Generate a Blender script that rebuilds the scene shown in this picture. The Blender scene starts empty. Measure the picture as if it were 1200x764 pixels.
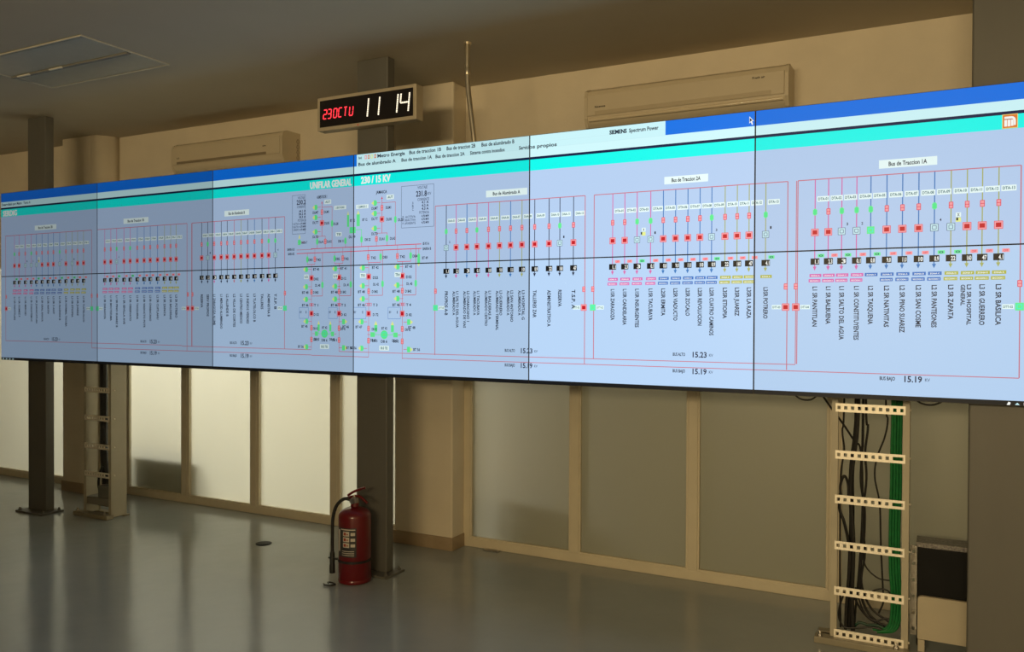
import bpy, bmesh, math, random
from mathutils import Vector, Matrix
random.seed(7)
C = bpy.context.scene
COL = C.collection

# ------------------------------------------------------------------ camera, world, lights, exposure
EYE = Vector((0.0, 0.0, 1.6093))
TH, PITCH, ROLL, FPX = 0.4787, 0.0102, 0.0042, 960.63
cam_d = bpy.data.cameras.new('camera')
cam = bpy.data.objects.new('camera', cam_d); COL.objects.link(cam)
R_ = Vector((math.cos(TH), math.sin(TH), 0))
F_ = Vector((-math.sin(TH) * math.cos(PITCH), math.cos(TH) * math.cos(PITCH), -math.sin(PITCH)))
U_ = R_.cross(F_).normalized()
RI = R_ * math.cos(ROLL) + U_ * math.sin(ROLL)
UI = U_ * math.cos(ROLL) - R_ * math.sin(ROLL)
m = Matrix((RI, UI, -F_)).transposed().to_4x4(); m.translation = EYE
cam.matrix_world = m
cam_d.sensor_width = 36; cam_d.lens = FPX / 1200 * 36
cam_d.clip_start = .05; cam_d.clip_end = 100
C.camera = cam

C.view_settings.view_transform = 'Standard'
C.view_settings.look = 'None'
C.view_settings.gamma = 1
C.view_settings.use_curve_mapping = False
C.view_settings.exposure = 0
C.cycles.use_denoising = True
C.cycles.max_bounces = 8
C.cycles.sample_clamp_indirect = 4

w = bpy.data.worlds.new('world'); C.world = w; w.use_nodes = True
w.node_tree.nodes['Background'].inputs[0].default_value = (.02, .018, .015, 1)
w.node_tree.nodes['Background'].inputs[1].default_value = .3


def area(name, loc, target, sx, sy, power, color, spread=180):
    d = bpy.data.lights.new(name, 'AREA'); d.shape = 'RECTANGLE'; d.size = sx; d.size_y = sy
    d.energy = power; d.color = color; d.spread = math.radians(spread)
    o = bpy.data.objects.new(name, d); COL.objects.link(o); o.location = loc
    v = Vector(target) - Vector(loc)
    o.rotation_euler = v.to_track_quat('-Z', 'Y').to_euler()
    return o


WARM = (1, .77, .43)
NEUT = (1, .965, .94)
area('rear_room_lamp', (-1.0, -4.3, 2.45), (-1.6, 4.5, 2.2), 4.2, .5, 275, WARM)
area('corridor_lamp_left', (-5.9, 7.3, 2.7), (-5.4, 5.0, 1.25), 3.2, .5, 262, NEUT)
area('corridor_lamp_right', (-.3, 7.3, 2.7), (-.9, 5.0, 1.6), 2.0, .4, 20, (1, .86, .62))

# ------------------------------------------------------------------ materials
def mat(name, col, rough=.5, metal=0, spec=.5, noise=0, nscale=8, bump=0, bscale=40, stretch=None, coat=0):
    M = bpy.data.materials.new(name); M.use_nodes = True
    nt = M.node_tree; b = nt.nodes['Principled BSDF']
    b.inputs['Base Color'].default_value = (*col, 1); b.inputs['Roughness'].default_value = rough
    b.inputs['Metallic'].default_value = metal; b.inputs['Specular IOR Level'].default_value = spec
    b.inputs['Coat Weight'].default_value = coat
    if noise or bump:
        tc = nt.nodes.new('ShaderNodeTexCoord'); mp = nt.nodes.new('ShaderNodeMapping')
        nt.links.new(tc.outputs['Object'], mp.inputs[0])
        if stretch: mp.inputs['Scale'].default_value = stretch
    if noise:
        n = nt.nodes.new('ShaderNodeTexNoise'); n.inputs['Scale'].default_value = nscale
        n.inputs['Detail'].default_value = 5
        nt.links.new(mp.outputs[0], n.inputs['Vector'])
        r = nt.nodes.new('ShaderNodeValToRGB')
        r.color_ramp.elements[0].position = .3; r.color_ramp.elements[1].position = .7
        r.color_ramp.elements[0].color = (*[c * (1 - noise) for c in col], 1)
        r.color_ramp.elements[1].color = (*[min(1, c * (1 + noise)) for c in col], 1)
        nt.links.new(n.outputs['Fac'], r.inputs[0]); nt.links.new(r.outputs[0], b.inputs['Base Color'])
    if bump:
        n = nt.nodes.new('ShaderNodeTexNoise'); n.inputs['Scale'].default_value = bscale
        n.inputs['Detail'].default_value = 3
        nt.links.new(mp.outputs[0], n.inputs['Vector'])
        bp = nt.nodes.new('ShaderNodeBump'); bp.inputs['Strength'].default_value = bump
        bp.inputs['Distance'].default_value = .01
        nt.links.new(n.outputs['Fac'], bp.inputs['Height']); nt.links.new(bp.outputs[0], b.inputs['Normal'])
    return M


def emit(name, col, strength=1, rough=.4, spec=.3):
    M = bpy.data.materials.new(name); M.use_nodes = True
    b = M.node_tree.nodes['Principled BSDF']
    b.inputs['Base Color'].default_value = (.004, .004, .005, 1)
    b.inputs['Roughness'].default_value = rough; b.inputs['Specular IOR Level'].default_value = spec
    b.inputs['Emission Color'].default_value = (*col, 1); b.inputs['Emission Strength'].default_value = strength
    return M


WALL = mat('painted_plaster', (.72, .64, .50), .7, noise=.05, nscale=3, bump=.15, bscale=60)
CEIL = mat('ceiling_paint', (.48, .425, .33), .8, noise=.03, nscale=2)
FRAME = mat('beige_aluminium', (.66, .59, .44), .38, noise=.04, nscale=6)
BASEB = mat('brown_skirting', (.36, .27, .17), .5, noise=.1, nscale=10)
STEEL = mat('grey_painted_steel', (.125, .122, .108), .45, metal=0, noise=.12, nscale=3, stretch=(1, 1, .15))
RACK = mat('beige_powder_coat', (.44, .40, .30), .42, noise=.05, nscale=8)
RUNG = mat('zinc_strip', (.95, .89, .76), .45, metal=.45, noise=.05, nscale=30)
BLACK = mat('black_plastic', (.012, .012, .012), .45, noise=.2, nscale=30)
CABLE = mat('black_cable', (.012, .011, .010), .5, noise=.2, nscale=40)
GREEN = mat('green_cable', (.004, .15, .035), .5, noise=.2, nscale=40)
RED = mat('extinguisher_red', (.13, .003, .005), .32, coat=.3, noise=.06, nscale=5)
CHROME = mat('valve_metal', (.45, .42, .38), .3, metal=.9, noise=.1, nscale=20)
ACW = mat('ivory_plastic', (.60, .52, .38), .4, noise=.02, nscale=6)
ACD = mat('dull_grey_plastic', (.26, .21, .14), .5, noise=.05, nscale=10)  # plain grey tone for the front strip and side marks
CLKF = mat('clock_frame', (.50, .43, .31), .4, metal=.2, noise=.05, nscale=12)
SMOKE = mat('clock_face', (.012, .009, .008), .22, noise=.1, nscale=10)
GALV = mat('galvanised_conduit', (.62, .55, .42), .28, metal=.85, noise=.1, nscale=20)
BOXB = mat('beige_case', (.50, .44, .32), .55, noise=.04, nscale=6, bump=.05, bscale=200)
DKBOX = mat('dark_steel_case', (.006, .006, .006), .6, spec=.2, noise=.2, nscale=10)
PERF = mat('perforated_lid', (.16, .15, .14), .4, metal=.5, noise=.5, nscale=120)
LABB = mat('label_black', (.03, .03, .032), .4, noise=.1, nscale=20)
LABW = mat('label_print', (.60, .55, .46), .5, noise=.1, nscale=20)
TROF = mat('lens_plastic', (.44, .42, .34), .35, noise=.04, nscale=10)
TRIM = mat('fixture_trim', (.66, .64, .56), .4, noise=.03, nscale=10)
GREY = mat('grey_cabinet', (.10, .12, .09), .6, noise=.1, nscale=8)
INK = mat('dark_print', (.05, .04, .03), .5, noise=.1, nscale=20)

# floor: glossy grey epoxy, faint mottling, soft ripples
FLOOR = bpy.data.materials.new('grey_epoxy'); FLOOR.use_nodes = True
nt = FLOOR.node_tree; b = nt.nodes['Principled BSDF']
tc = nt.nodes.new('ShaderNodeTexCoord')
n1 = nt.nodes.new('ShaderNodeTexNoise'); n1.inputs['Scale'].default_value = 1.3; n1.inputs['Detail'].default_value = 6
r1 = nt.nodes.new('ShaderNodeValToRGB')
r1.color_ramp.elements[0].position = .3; r1.color_ramp.elements[0].color = (.30, .33, .335, 1)
r1.color_ramp.elements[1].position = .7; r1.color_ramp.elements[1].color = (.35, .38, .385, 1)
n2 = nt.nodes.new('ShaderNodeTexNoise'); n2.inputs['Scale'].default_value = 9; n2.inputs['Detail'].default_value = 4
n2b = nt.nodes.new('ShaderNodeTexNoise'); n2b.inputs['Scale'].default_value = 2.2; n2b.inputs['Detail'].default_value = 2
ad = nt.nodes.new('ShaderNodeMath'); ad.operation = 'MULTIPLY_ADD'; ad.inputs[1].default_value = 3
bp = nt.nodes.new('ShaderNodeBump'); bp.inputs['Strength'].default_value = .22; bp.inputs['Distance'].default_value = .006
r2 = nt.nodes.new('ShaderNodeMapRange'); r2.inputs['To Min'].default_value = .10; r2.inputs['To Max'].default_value = .20
for a, c in ((tc.outputs['Object'], n1.inputs['Vector']), (tc.outputs['Object'], n2.inputs['Vector']),
             (tc.outputs['Object'], n2b.inputs['Vector']), (n2b.outputs['Fac'], ad.inputs[0]), (n2.outputs['Fac'], ad.inputs[2]),
             (n1.outputs['Fac'], r1.inputs[0]), (r1.outputs[0], b.inputs['Base Color']),
             (ad.outputs[0], bp.inputs['Height']), (bp.outputs[0], b.inputs['Normal']),
             (n1.outputs['Fac'], r2.inputs['Value']), (r2.outputs[0], b.inputs['Roughness'])):
    nt.links.new(a, c)
b.inputs['Specular IOR Level'].default_value = .55

# frosted glass: lets light through scattered, weak gloss in front
FROST = bpy.data.materials.new('frosted_glass'); FROST.use_nodes = True
nt = FROST.node_tree; nt.nodes.remove(nt.nodes['Principled BSDF'])
out = nt.nodes['Material Output']
tr = nt.nodes.new('ShaderNodeBsdfTranslucent'); tr.inputs[0].default_value = (.80, .80, .70, 1)
df = nt.nodes.new('ShaderNodeBsdfDiffuse'); df.inputs[0].default_value = (.50, .50, .42, 1)
gl = nt.nodes.new('ShaderNodeBsdfGlossy'); gl.inputs['Roughness'].default_value = .35
rf = nt.nodes.new('ShaderNodeBsdfRefraction'); rf.inputs['Roughness'].default_value = .7; rf.inputs['IOR'].default_value = 1.15
rf.inputs[0].default_value = (.85, .86, .76, 1)
nz = nt.nodes.new('ShaderNodeTexNoise'); nz.inputs['Scale'].default_value = 300
tc = nt.nodes.new('ShaderNodeTexCoord'); nt.links.new(tc.outputs['Object'], nz.inputs['Vector'])
bp = nt.nodes.new('ShaderNodeBump'); bp.inputs['Strength'].default_value = .05; bp.inputs['Distance'].default_value = .002
nt.links.new(nz.outputs['Fac'], bp.inputs['Height']); nt.links.new(bp.outputs[0], gl.inputs['Normal'])
m1 = nt.nodes.new('ShaderNodeMixShader'); m1.inputs[0].default_value = .25
m2 = nt.nodes.new('ShaderNodeMixShader'); m2.inputs[0].default_value = .30
m3 = nt.nodes.new('ShaderNodeMixShader'); m3.inputs[0].default_value = .05
nt.links.new(tr.outputs[0], m1.inputs[1]); nt.links.new(rf.outputs[0], m1.inputs[2])
nt.links.new(m1.outputs[0], m2.inputs[1]); nt.links.new(df.outputs[0], m2.inputs[2])
nt.links.new(m2.outputs[0], m3.inputs[1]); nt.links.new(gl.outputs[0], m3.inputs[2])
nt.links.new(m3.outputs[0], out.inputs[0])


# ------------------------------------------------------------------ mesh helpers
def link(name, me, mats, parent=None):
    o = bpy.data.objects.new(name, me); COL.objects.link(o)
    for x in (mats if isinstance(mats, (list, tuple)) else [mats]): me.materials.append(x)
    if parent: o.parent = parent
    return o


def build(name, bm, mats, parent=None, smooth=False):
    me = bpy.data.meshes.new(name)
    bmesh.ops.recalc_face_normals(bm, faces=bm.faces)
    if smooth:
        for f in bm.faces: f.smooth = True
    bm.to_mesh(me); bm.free()
    if smooth: me.set_sharp_from_angle(angle=math.radians(40))
    # keep coordinates relative to the parent's origin
    o = link(name, me, mats, parent)
    if parent:
        off = Vector(); p = parent
        while p: off += p.location; p = p.parent
        me.transform(Matrix.Translation(-off))
    return o


def box(bm, x0, x1, y0, y1, z0, z1, bev=0, mi=0):
    g = bmesh.ops.create_cube(bm, size=1)
    vs = g['verts']
    for v in vs:
        v.co = Vector(((x0 + x1) / 2 + v.co.x * (x1 - x0), (y0 + y1) / 2 + v.co.y * (y1 - y0), (z0 + z1) / 2 + v.co.z * (z1 - z0)))
    fs = {f for v in vs for f in v.link_faces}
    for f in fs: f.material_index = mi
    if bev:
        es = {e for f in fs for e in f.edges}
        r = bmesh.ops.bevel(bm, geom=list(es), offset=bev, segments=2, profile=.5, affect='EDGES')
        for f in r['faces']: f.material_index = mi
    return bm


def B(*a, **k): return box(bmesh.new(), *a, **k)


def lathe(bm, cx, cy, prof, seg=32, axis='z'):
    rings = []
    for r, z in prof:
        ring = []
        for i in range(seg):
            a = 2 * math.pi * i / seg
            ring.append(bm.verts.new((cx + r * math.cos(a), cy + r * math.sin(a), z)))
        rings.append(ring)
    for a, b_ in zip(rings, rings[1:]):
        for i in range(seg):
            bm.faces.new((a[i], a[(i + 1) % seg], b_[(i + 1) % seg], b_[i]))
    bm.faces.new(rings[0][::-1]); bm.faces.new(rings[-1])
    return bm


def catmull(pts, n=6):
    P = [Vector(p) for p in pts]
    if len(P) < 3: return P
    Q = [P[0] * 2 - P[1]] + P + [P[-1] * 2 - P[-2]]
    res = []
    for i in range(1, len(Q) - 2):
        for k in range(n):
            t = k / n
            a, b_, c, d = Q[i - 1], Q[i], Q[i + 1], Q[i + 2]
            res.append(.5 * ((2 * b_) + (c - a) * t + (2 * a - 5 * b_ + 4 * c - d) * t * t + (3 * b_ - a - 3 * c + d) * t ** 3))
    res.append(P[-1])
    return res


def tube(bm, pts, r, seg=8, smooth=True, n=6):
    P = catmull(pts, n) if smooth else [Vector(p) for p in pts]
    rings = []; side = None
    for i, p in enumerate(P):
        t = (P[min(i + 1, len(P) - 1)] - P[max(i - 1, 0)]).normalized()
        if side is None:
            side = t.cross(Vector((0, 1, 0)) if abs(t.y) < .9 else Vector((1, 0, 0))).normalized()
        else:
            side = (side - t * side.dot(t)).normalized()
        up = t.cross(side)
        rings.append([bm.verts.new(p + r * (math.cos(2 * math.pi * k / seg) * side + math.sin(2 * math.pi * k / seg) * up)) for k in range(seg)])
    for a, b_ in zip(rings, rings[1:]):
        for k in range(seg): bm.faces.new((a[k], a[(k + 1) % seg], b_[(k + 1) % seg], b_[k]))
    bm.faces.new(rings[0][::-1]); bm.faces.new(rings[-1])
    return bm


def empty(name, loc):
    o = bpy.data.objects.new(name, None); COL.objects.link(o); o.location = loc; o.empty_display_size = .1
    return o


def tag(o, label=None, cat=None, group=None, kind=None):
    if label: o['label'] = label
    if cat: o['category'] = cat
    if group: o['group'] = group
    if kind: o['kind'] = kind
    return o


def struct(name, bm, m, parent=None):
    o = build(name, bm, m, parent)
    if not parent: o['kind'] = 'structure'
    return o


def quads(bm, rects):
    pass


_glyph = {}


def text_tris(s):
    """2D triangles of a string, normalised to a unit box."""
    if s in _glyph: return _glyph[s]
    cu = bpy.data.curves.new('t', 'FONT'); cu.body = s; cu.resolution_u = 2; cu.offset = .026
    o = bpy.data.objects.new('t', cu); COL.objects.link(o)
    dg = bpy.context.evaluated_depsgraph_get()
    me = o.evaluated_get(dg).to_mesh()
    me.calc_loop_triangles()
    V = [(v.co.x, v.co.y) for v in me.vertices]
    T = [tuple(t.vertices) for t in me.loop_triangles]
    xs = [v[0] for v in V] or [0, 1]; x0, x1 = min(xs), max(xs)
    lo, hi = 0.0, .73
    V = [((x - x0) / max(x1 - x0, 1e-6), (y - lo) / (hi - lo)) for x, y in V]
    tris = [(V[a], V[b_], V[c]) for a, b_, c in T]
    bpy.data.objects.remove(o); bpy.data.curves.remove(cu)
    _glyph[s] = tris
    return tris


# ------------------------------------------------------------------ room shell
CZ = 3.2285
BY = 4.978            # back wall face
XL, XR, YR = -10.4, 2.4, -4.8
struct('floor', B(XL - .2, XR + .2, YR - .2, 8.4, -.1, 0), FLOOR)
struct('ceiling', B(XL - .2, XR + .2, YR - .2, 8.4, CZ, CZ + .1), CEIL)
struct('wall_left', B(XL - .15, XL, YR, 8.2, 0, CZ), WALL)
struct('wall_right', B(XR, XR + .15, YR, 8.2, 0, CZ), WALL)
struct('wall_rear', B(XL, XR, YR - .15, YR, 0, CZ), WALL)
struct('wall_corridor', B(XL, XR, 8.2, 8.35, 0, CZ), WALL)
struct('wall_light_block', B(-3.35, -3.23, 5.75, 8.2, 0, CZ), WALL)  # unseen cross wall added to keep left corridor light off the right panes
HEAD = 2.15
PIERS = [(-7.16, -6.53, 4.80), (-3.44, -2.955, 4.81)]
WINS = [(-10.3, -7.15), (-6.54, -3.43), (-2.965, 2.3)]
bm = bmesh.new()
box(bm, XL, XR, BY, BY + .12, HEAD, CZ)
box(bm, XL, WINS[0][0], BY, BY + .12, 0, HEAD)
box(bm, WINS[0][1], WINS[1][0], BY, BY + .12, 0, HEAD)
box(bm, WINS[1][1], WINS[2][0], BY, BY + .12, 0, HEAD)
box(bm, WINS[2][1], XR, BY, BY + .12, 0, HEAD)
box(bm, PIERS[1][0], PIERS[1][1], PIERS[1][2], BY, 0, CZ, bev=.012)
PLAN = [(-7.16, BY), (-7.16, 4.805), (-7.155, 4.80), (-6.76, 4.80), (-6.70, 4.815), (-6.65, 4.86), (-6.615, 4.92), (-6.605, BY)]   # rounded corner
lo = [bm.verts.new((x, y, 0)) for x, y in PLAN]; hi = [bm.verts.new((x, y, CZ)) for x, y in PLAN]
for i in range(len(PLAN)): bm.faces.new((lo[i], lo[(i + 1) % len(PLAN)], hi[(i + 1) % len(PLAN)], hi[i])).smooth = 2 < i < 7
bm.faces.new(lo[::-1]); bm.faces.new(hi)
struct('wall_back', bm, WALL)
bm = bmesh.new()
box(bm, PIERS[1][0] - .008, PIERS[1][1] + .008, PIERS[1][2] - .01, BY, 0, .09, bev=.003)
pl = [(-7.168, BY), (-7.168, 4.79), (-6.755, 4.79), (-6.695, 4.806), (-6.642, 4.854), (-6.606, 4.918), (-6.597, BY)]
lo = [bm.verts.new((x, y, 0)) for x, y in pl]; hi = [bm.verts.new((x, y, .09)) for x, y in pl]
for i in range(len(pl)): bm.faces.new((lo[i], lo[(i + 1) % len(pl)], hi[(i + 1) % len(pl)], hi[i]))
bm.faces.new(lo[::-1]); bm.faces.new(hi)
struct('baseboard_back', bm, BASEB)

MUL = [[-8.6], [-5.76, -4.955, -4.12], [-2.11, -1.325, -.513, .28, 1.02]]
for k, ((a, c), ms) in enumerate(zip(WINS, MUL)):
    e = empty('window_%d' % (k + 1), ((a + c) / 2, BY, 0)); e['kind'] = 'structure'
    y0, y1 = BY - .012, BY + .05
    bm = bmesh.new()
    box(bm, a, c, y0, y1, 0, .062, bev=.004); box(bm, a, c, y0, y1, HEAD - .06, HEAD, bev=.004)
    box(bm, a, a + .06, y0, y1, .06, HEAD - .06, bev=.004); box(bm, c - .06, c, y0, y1, .06, HEAD - .06, bev=.004)
    build('window_frame', bm, FRAME, e)
    edges = [a + .06] + sum([[x - .030, x + .030] for x in ms], []) + [c - .06]
    for x in ms:
        bm = B(x - .030, x + .030, y0, y1, .06, HEAD - .06, bev=.004)
        if k < 2: box(bm, x + .026, x + .056, y0 + .006, y1, .062, HEAD - .062, bev=.003)
        build('mullion', bm, FRAME, e)
    for i in range(0, len(edges), 2):
        build('glass_pane', B(edges[i], edges[i + 1], BY + .015, BY + .021, .06, HEAD - .06), FROST, e)
        bm = bmesh.new()
        p, q = edges[i], edges[i + 1]
        box(bm, p, q, y0 + .004, BY + .014, .060, .072, bev=.002)
        box(bm, p, p + .012, y0 + .004, BY + .014, .072, HEAD - .06, bev=.002)
        box(bm, q - .012, q, y0 + .004, BY + .014, .072, HEAD - .06, bev=.002)
        build('glazing_bead', bm, FRAME, e)

# furniture standing behind the frosted glass
t = empty('storage_cabinet', (-6.0, 5.22, 0))
build('cabinet_body', B(-6.44, -5.62, 5.10, 5.42, .04, .44, bev=.01), GREY, t)
build('plinth', B(-6.40, -5.66, 5.13, 5.40, 0, .04), BLACK, t)
tag(t, 'low dark cabinet blurred behind the frosted glass beside the left cable ladder', 'cabinet')
t = empty('cardboard_box', (-2.68, 5.25, .35))
TAN = mat('tan_card', (.75, .50, .30), .7, noise=.06, nscale=8)
build('box_body', B(-2.88, -2.53, 5.18, 5.34, .36, .52, bev=.004), TAN, t)
tag(t, 'tan carton blurred low behind frosted glass right of the wide pier', 'box')
t2 = empty('side_table', (-2.62, 5.24, 0))
build('table_top', B(-2.90, -2.50, 5.16, 5.42, .352, .36), GREY, t2)
build('panel_leg', B(-2.88, -2.76, 5.17, 5.41, 0, .352), GREY, t2)
for y in (5.18, 5.39): build('leg', B(-2.54, -2.52, y, y + .02, 0, .352), GREY, t2)
tag(t2, 'low dark table behind frosted glass, under the tan carton', 'table')

# ------------------------------------------------------------------ steel posts
def post(x0, y0, label, bx0=None, w=.235):
    t = empty('steel_post', (x0 + w / 2, y0 + .04, 0))
    bm = B(x0, x0 + w, y0, y0 + .075, .014, CZ, bev=.006)
    build('shaft', bm, STEEL, t)
    build('base_plate', B(x0 - .055, x0 + w + .055, y0 - .075, y0 + .12, 0, .014, bev=.002), STEEL, t)
    for px in (x0 - .03, x0 + w + .03):
        for py in (y0 - .05, y0 + .095):
            bm = lathe(bmesh.new(), px, py, [(.013, .012), (.013, .024), (.008, .026), (.008, .036)], 6)
            build('anchor_bolt', bm, STEEL, t)
    tag(t, label, 'post', 'flat steel posts carrying the video wall')
    return t


post(-6.655, 4.16, 'dark steel post at the far left, left of the narrow cable ladder', w=.23)
post(-3.272, 4.165, 'steel post behind the fire extinguisher, carrying the digital clock')
post(.128, 4.165, 'wide near steel post at the right edge, right of the black equipment case')

# ------------------------------------------------------------------ video wall
VX, VY, PW, PH, VTOP = -6.8354, 4.049, 1.21, .68305, 2.6109
FACT = [.34, .43, .63, .86, 1.03, .94]  # emission level per column; off-axis dimming towards the left put into the colours
SHAPES = []   # (layer, colour name, polygon in picture units)
PAL = dict(bg=(.49, .65, .92), bgt=(.49, .64, .91), blue=(0, .17, .80), navy=(.002, .01, .06), white=(.66, .95, 1.0), menu=(.62, .92, .98),
           teal=(.0, .97, .87), ink=(.012, .018, .04), red=(.78, .05, .10), frame=(.62, .18, .24), halo=(.98, .36, .40), core=(.58, .008, .02),
           pink=(.72, .14, .42), bluel=(.04, .19, .52), olive=(.42, .44, .14), dark=(.02, .025, .06), green=(.14, .88, .30),
           tag=(.86, 1.0, 1.0), box=(.006, .007, .009), hollow=(.60, .86, .93), teallf=(.03, .14, .17), pinkf=(.72, .14, .46),
           bluef=(.04, .17, .55), olivef=(.47, .47, .07), yellow=(.85, .90, .30), orange=(.80, .20, .03), logow=(1.0, .98, .95), grey=(.14, .19, .30))


# picture coordinates below were noted on an uneven ruler; Q puts them on the even one (1920 units per panel)
RUL = [195.7, 212.8, 232.3, 256.7, 287.9, 333.1, 390.5]
SH = [None]      # shift of the symbol being drawn; None: every point goes through Q


def Q(u):
    n = min(5, max(0, int(u // 1920))); t = (u - n * 1920) / 1920
    k = (RUL[n + 1] / RUL[n]) ** 2
    return n * 1920 + 1920 * (t * k / (1 - t + t * k)) if 0 <= t <= 1 else u


def rigid(fn, centre):
    def g(*a, **k):
        if SH[0] is not None: return fn(*a, **k)
        c = centre(*a); SH[0] = Q(c) - c
        try: return fn(*a, **k)
        finally: SH[0] = None
    return g


def poly(pts, c, layer=1): SHAPES.append((layer, c, [((Q(u) if SH[0] is None else u + SH[0]), v) for u, v in pts]))
def rect(u0, v0, u1, v1, c, layer=1): poly([(u0, v0), (u1, v0), (u1, v1), (u0, v1)], c, layer)
def hline(u0, u1, v, c, t=6, layer=2): rect(u0, v - t / 2, u1, v + t / 2, c, layer)
def vline(u, v0, v1, c, t=7, layer=2): rect(u - t / 2, v0, u + t / 2, v1, c, layer)
vline = rigid(vline, lambda u, *a: u)


def outline(u0, v0, u1, v1, c, t=5, layer=4):
    hline(u0, u1, v0, c, t, layer); hline(u0, u1, v1, c, t, layer); vline(u0, v0, v1, c, t, layer); vline(u1, v0, v1, c, t, layer)


def text(s, u0, v0, u1, v1, c='ink', layer=6):
    for tri in text_tris(s):
        poly([(u0 + x * (u1 - u0), v1 + y * (v0 - v1)) for x, y in tri], c, layer)


text_plain = text
text_rigid = rigid(text, lambda s, u0, v0, u1, *a: (u0 + u1) / 2)
def text(s, u0, v0, u1, *a): (text_plain if u1 - u0 > 130 else text_rigid)(s, u0, v0, u1, *a)


def vtext(s, u, v0, v1, w=34, c='ink', layer=6):
    """reads downwards; glyph tops point right"""
    for tri in text_tris(s):
        poly([(u - w / 2 + y * w, v0 + x * (v1 - v0)) for x, y in tri], c, layer)


def disc(u, v, r, c, layer=3, n=10, ry=None):
    ry = ry or r
    poly([(u + r * math.cos(2 * math.pi * i / n), v + ry * math.sin(2 * math.pi * i / n)) for i in range(n)], c, layer)


def switch(u, v, state):
    if state == 'g':
        rect(u - 15, v - 17, u + 15, v + 17, 'green', 4); rect(u - 9, v - 24, u + 9, v + 24, 'green', 4)
    else:
        rect(u - 12, v - 21, u + 12, v + 21, 'halo', 3); outline(u - 12, v - 21, u + 12, v + 21, 'red', 4, 4); hline(u - 12, u + 12, v, 'red', 4, 4)


def breaker(u, v, state):
    if state == 'r':
        rect(u - 25, v - 26, u + 25, v + 26, 'halo', 3); outline(u - 25, v - 26, u + 25, v + 26, 'red', 3, 4); rect(u - 16, v - 15, u + 16, v + 15, 'core', 5)
    elif state == 'g':
        rect(u - 25, v - 26, u + 25, v + 26, 'green', 3); outline(u - 14, v - 14, u + 14, v + 14, 'teal', 3, 4)
    else:
        rect(u - 24, v - 25, u + 24, v + 25, 'hollow', 3); outline(u - 24, v - 25, u + 24, v + 25, 'grey', 4, 4); outline(u - 12, v - 12, u + 12, v + 12, 'grey', 4, 5)
        text(str(random.randint(1, 4)), u + 32, v - 62, u + 44, v - 42)


disc = rigid(disc, lambda u, *a: u); switch = rigid(switch, lambda u, *a: u); breaker = rigid(breaker, lambda u, *a: u)


def section(us, box_, title, *a, foot=None, warn=None, **k):
    a = list(a)
    if len(a) > 8: a[8] = [(v, l_, x, Q(c0)) for v, l_, x, c0 in a[8]]
    SH[0] = 0
    section_(list(map(Q, us)), (Q(box_[0]), Q(box_[1]), box_[2], box_[3]), tuple(map(Q, title)), *a, warn=Q(warn) if warn else None, **k)
    SH[0] = None


def section_(us, box_, title, ttxt, cols, sw, br, names, tags, fl=None, pills=None, foot=None, warn=None):
    u0, u1, vb0, vb1 = box_
    hline(u0, u1, 557, 'frame', 7); vline(u0, 557, vb0, 'frame', 7); vline(u1, 557, vb1, 'frame', 7)
    rect(title[0], 452, title[1], 512, 'tag', 3)
    m_ = (title[1] - title[0]) * .17
    text(ttxt, title[0] + m_, 466, title[1] - m_, 497)
    cc = {'p': ('pink', 'pinkf'), 'b': ('bluel', 'bluef'), 'o': ('olive', 'olivef'), 'd': ('dark', 'dark'), 'r': ('frame', 'frame')}
    for i, u in enumerate(us):
        lc, fc = cc[cols[i]]
        vline(u, 560, 1205, lc, 7)
        poly([(u - 13, 1198), (u + 13, 1198), (u, 1228)], lc, 3)
        pitch = (us[i + 1] - u) if i + 1 < len(us) else (u - us[i - 1])
        tw = min(88, pitch - 8)
        rect(u + 14, 682, u + 14 + tw, 722, 'tag', 4); text(tags % (i + 1), u + 22, 691, u + 6 + tw, 711, 'teallf')
        switch(u, 797, sw[i]); breaker(u, 946, br[i])
        rect(u - 29, 1138, u + 33, 1184, 'box', 5)
        text(['1.1', '2.3', '3', '0.1', '0.8', '9.0', '11.0', '10', '0.9', '22', '160', '47', '4.1'][i % 13], u + 2, 1146, u + 29, 1177, 'logow', 7)
        if fl:
            g = fl[i] == 'g'
            rect(u + 22, 1106, u + 66, 1130, 'green' if g else 'halo', 4); text('0' if g else 'OFF', u + 30, 1110, u + 58, 1126, 'teallf' if g else 'red')
        if pills:
            wd = min(44, pitch / 2 - 3)
            rect(u - wd + 8, 1252, u + wd + 4, 1276, fc, 4); text('ZONA ' + 'ABCDFE'[i % 6], u - wd + 18, 1260, u + wd - 8, 1270, 'logow')
            if pills[i] == '2':
                rect(u - wd + 2, 1290, u + wd - 2, 1314, fc, 4); text('SECCION %d' % (i % 3 + 1), u - wd + 10, 1298, u + wd - 10, 1308, 'logow')
        nm = names[i].split('|')
        for k, s in enumerate(nm):
            L = 19 * len(s) + 10
            uu = u + 4 - (k - (len(nm) - 1)) * 1 - 36 * k if len(nm) > 1 else u + 4
            vtext(s, uu + (12 if len(nm) > 1 else 0), 1345, 1345 + L, 27 if len(nm) > 1 else 33)
    if warn:
        rect(warn - 16, 850, warn + 16, 880, 'tag', 4); rect(warn - 16, 884, warn + 16, 914, 'yellow', 4); text('X', warn - 8, 855, warn + 8, 875)
    for (v, lab, val, c0) in foot or []:
        text(lab, c0 - 190, v - 14, c0 - 90, v + 12); text(val, c0 - 30, v - 24, c0 + 82, v + 20, 'dark'); text('KV', c0 + 100, v - 10, c0 + 132, v + 12, 'grey')


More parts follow.
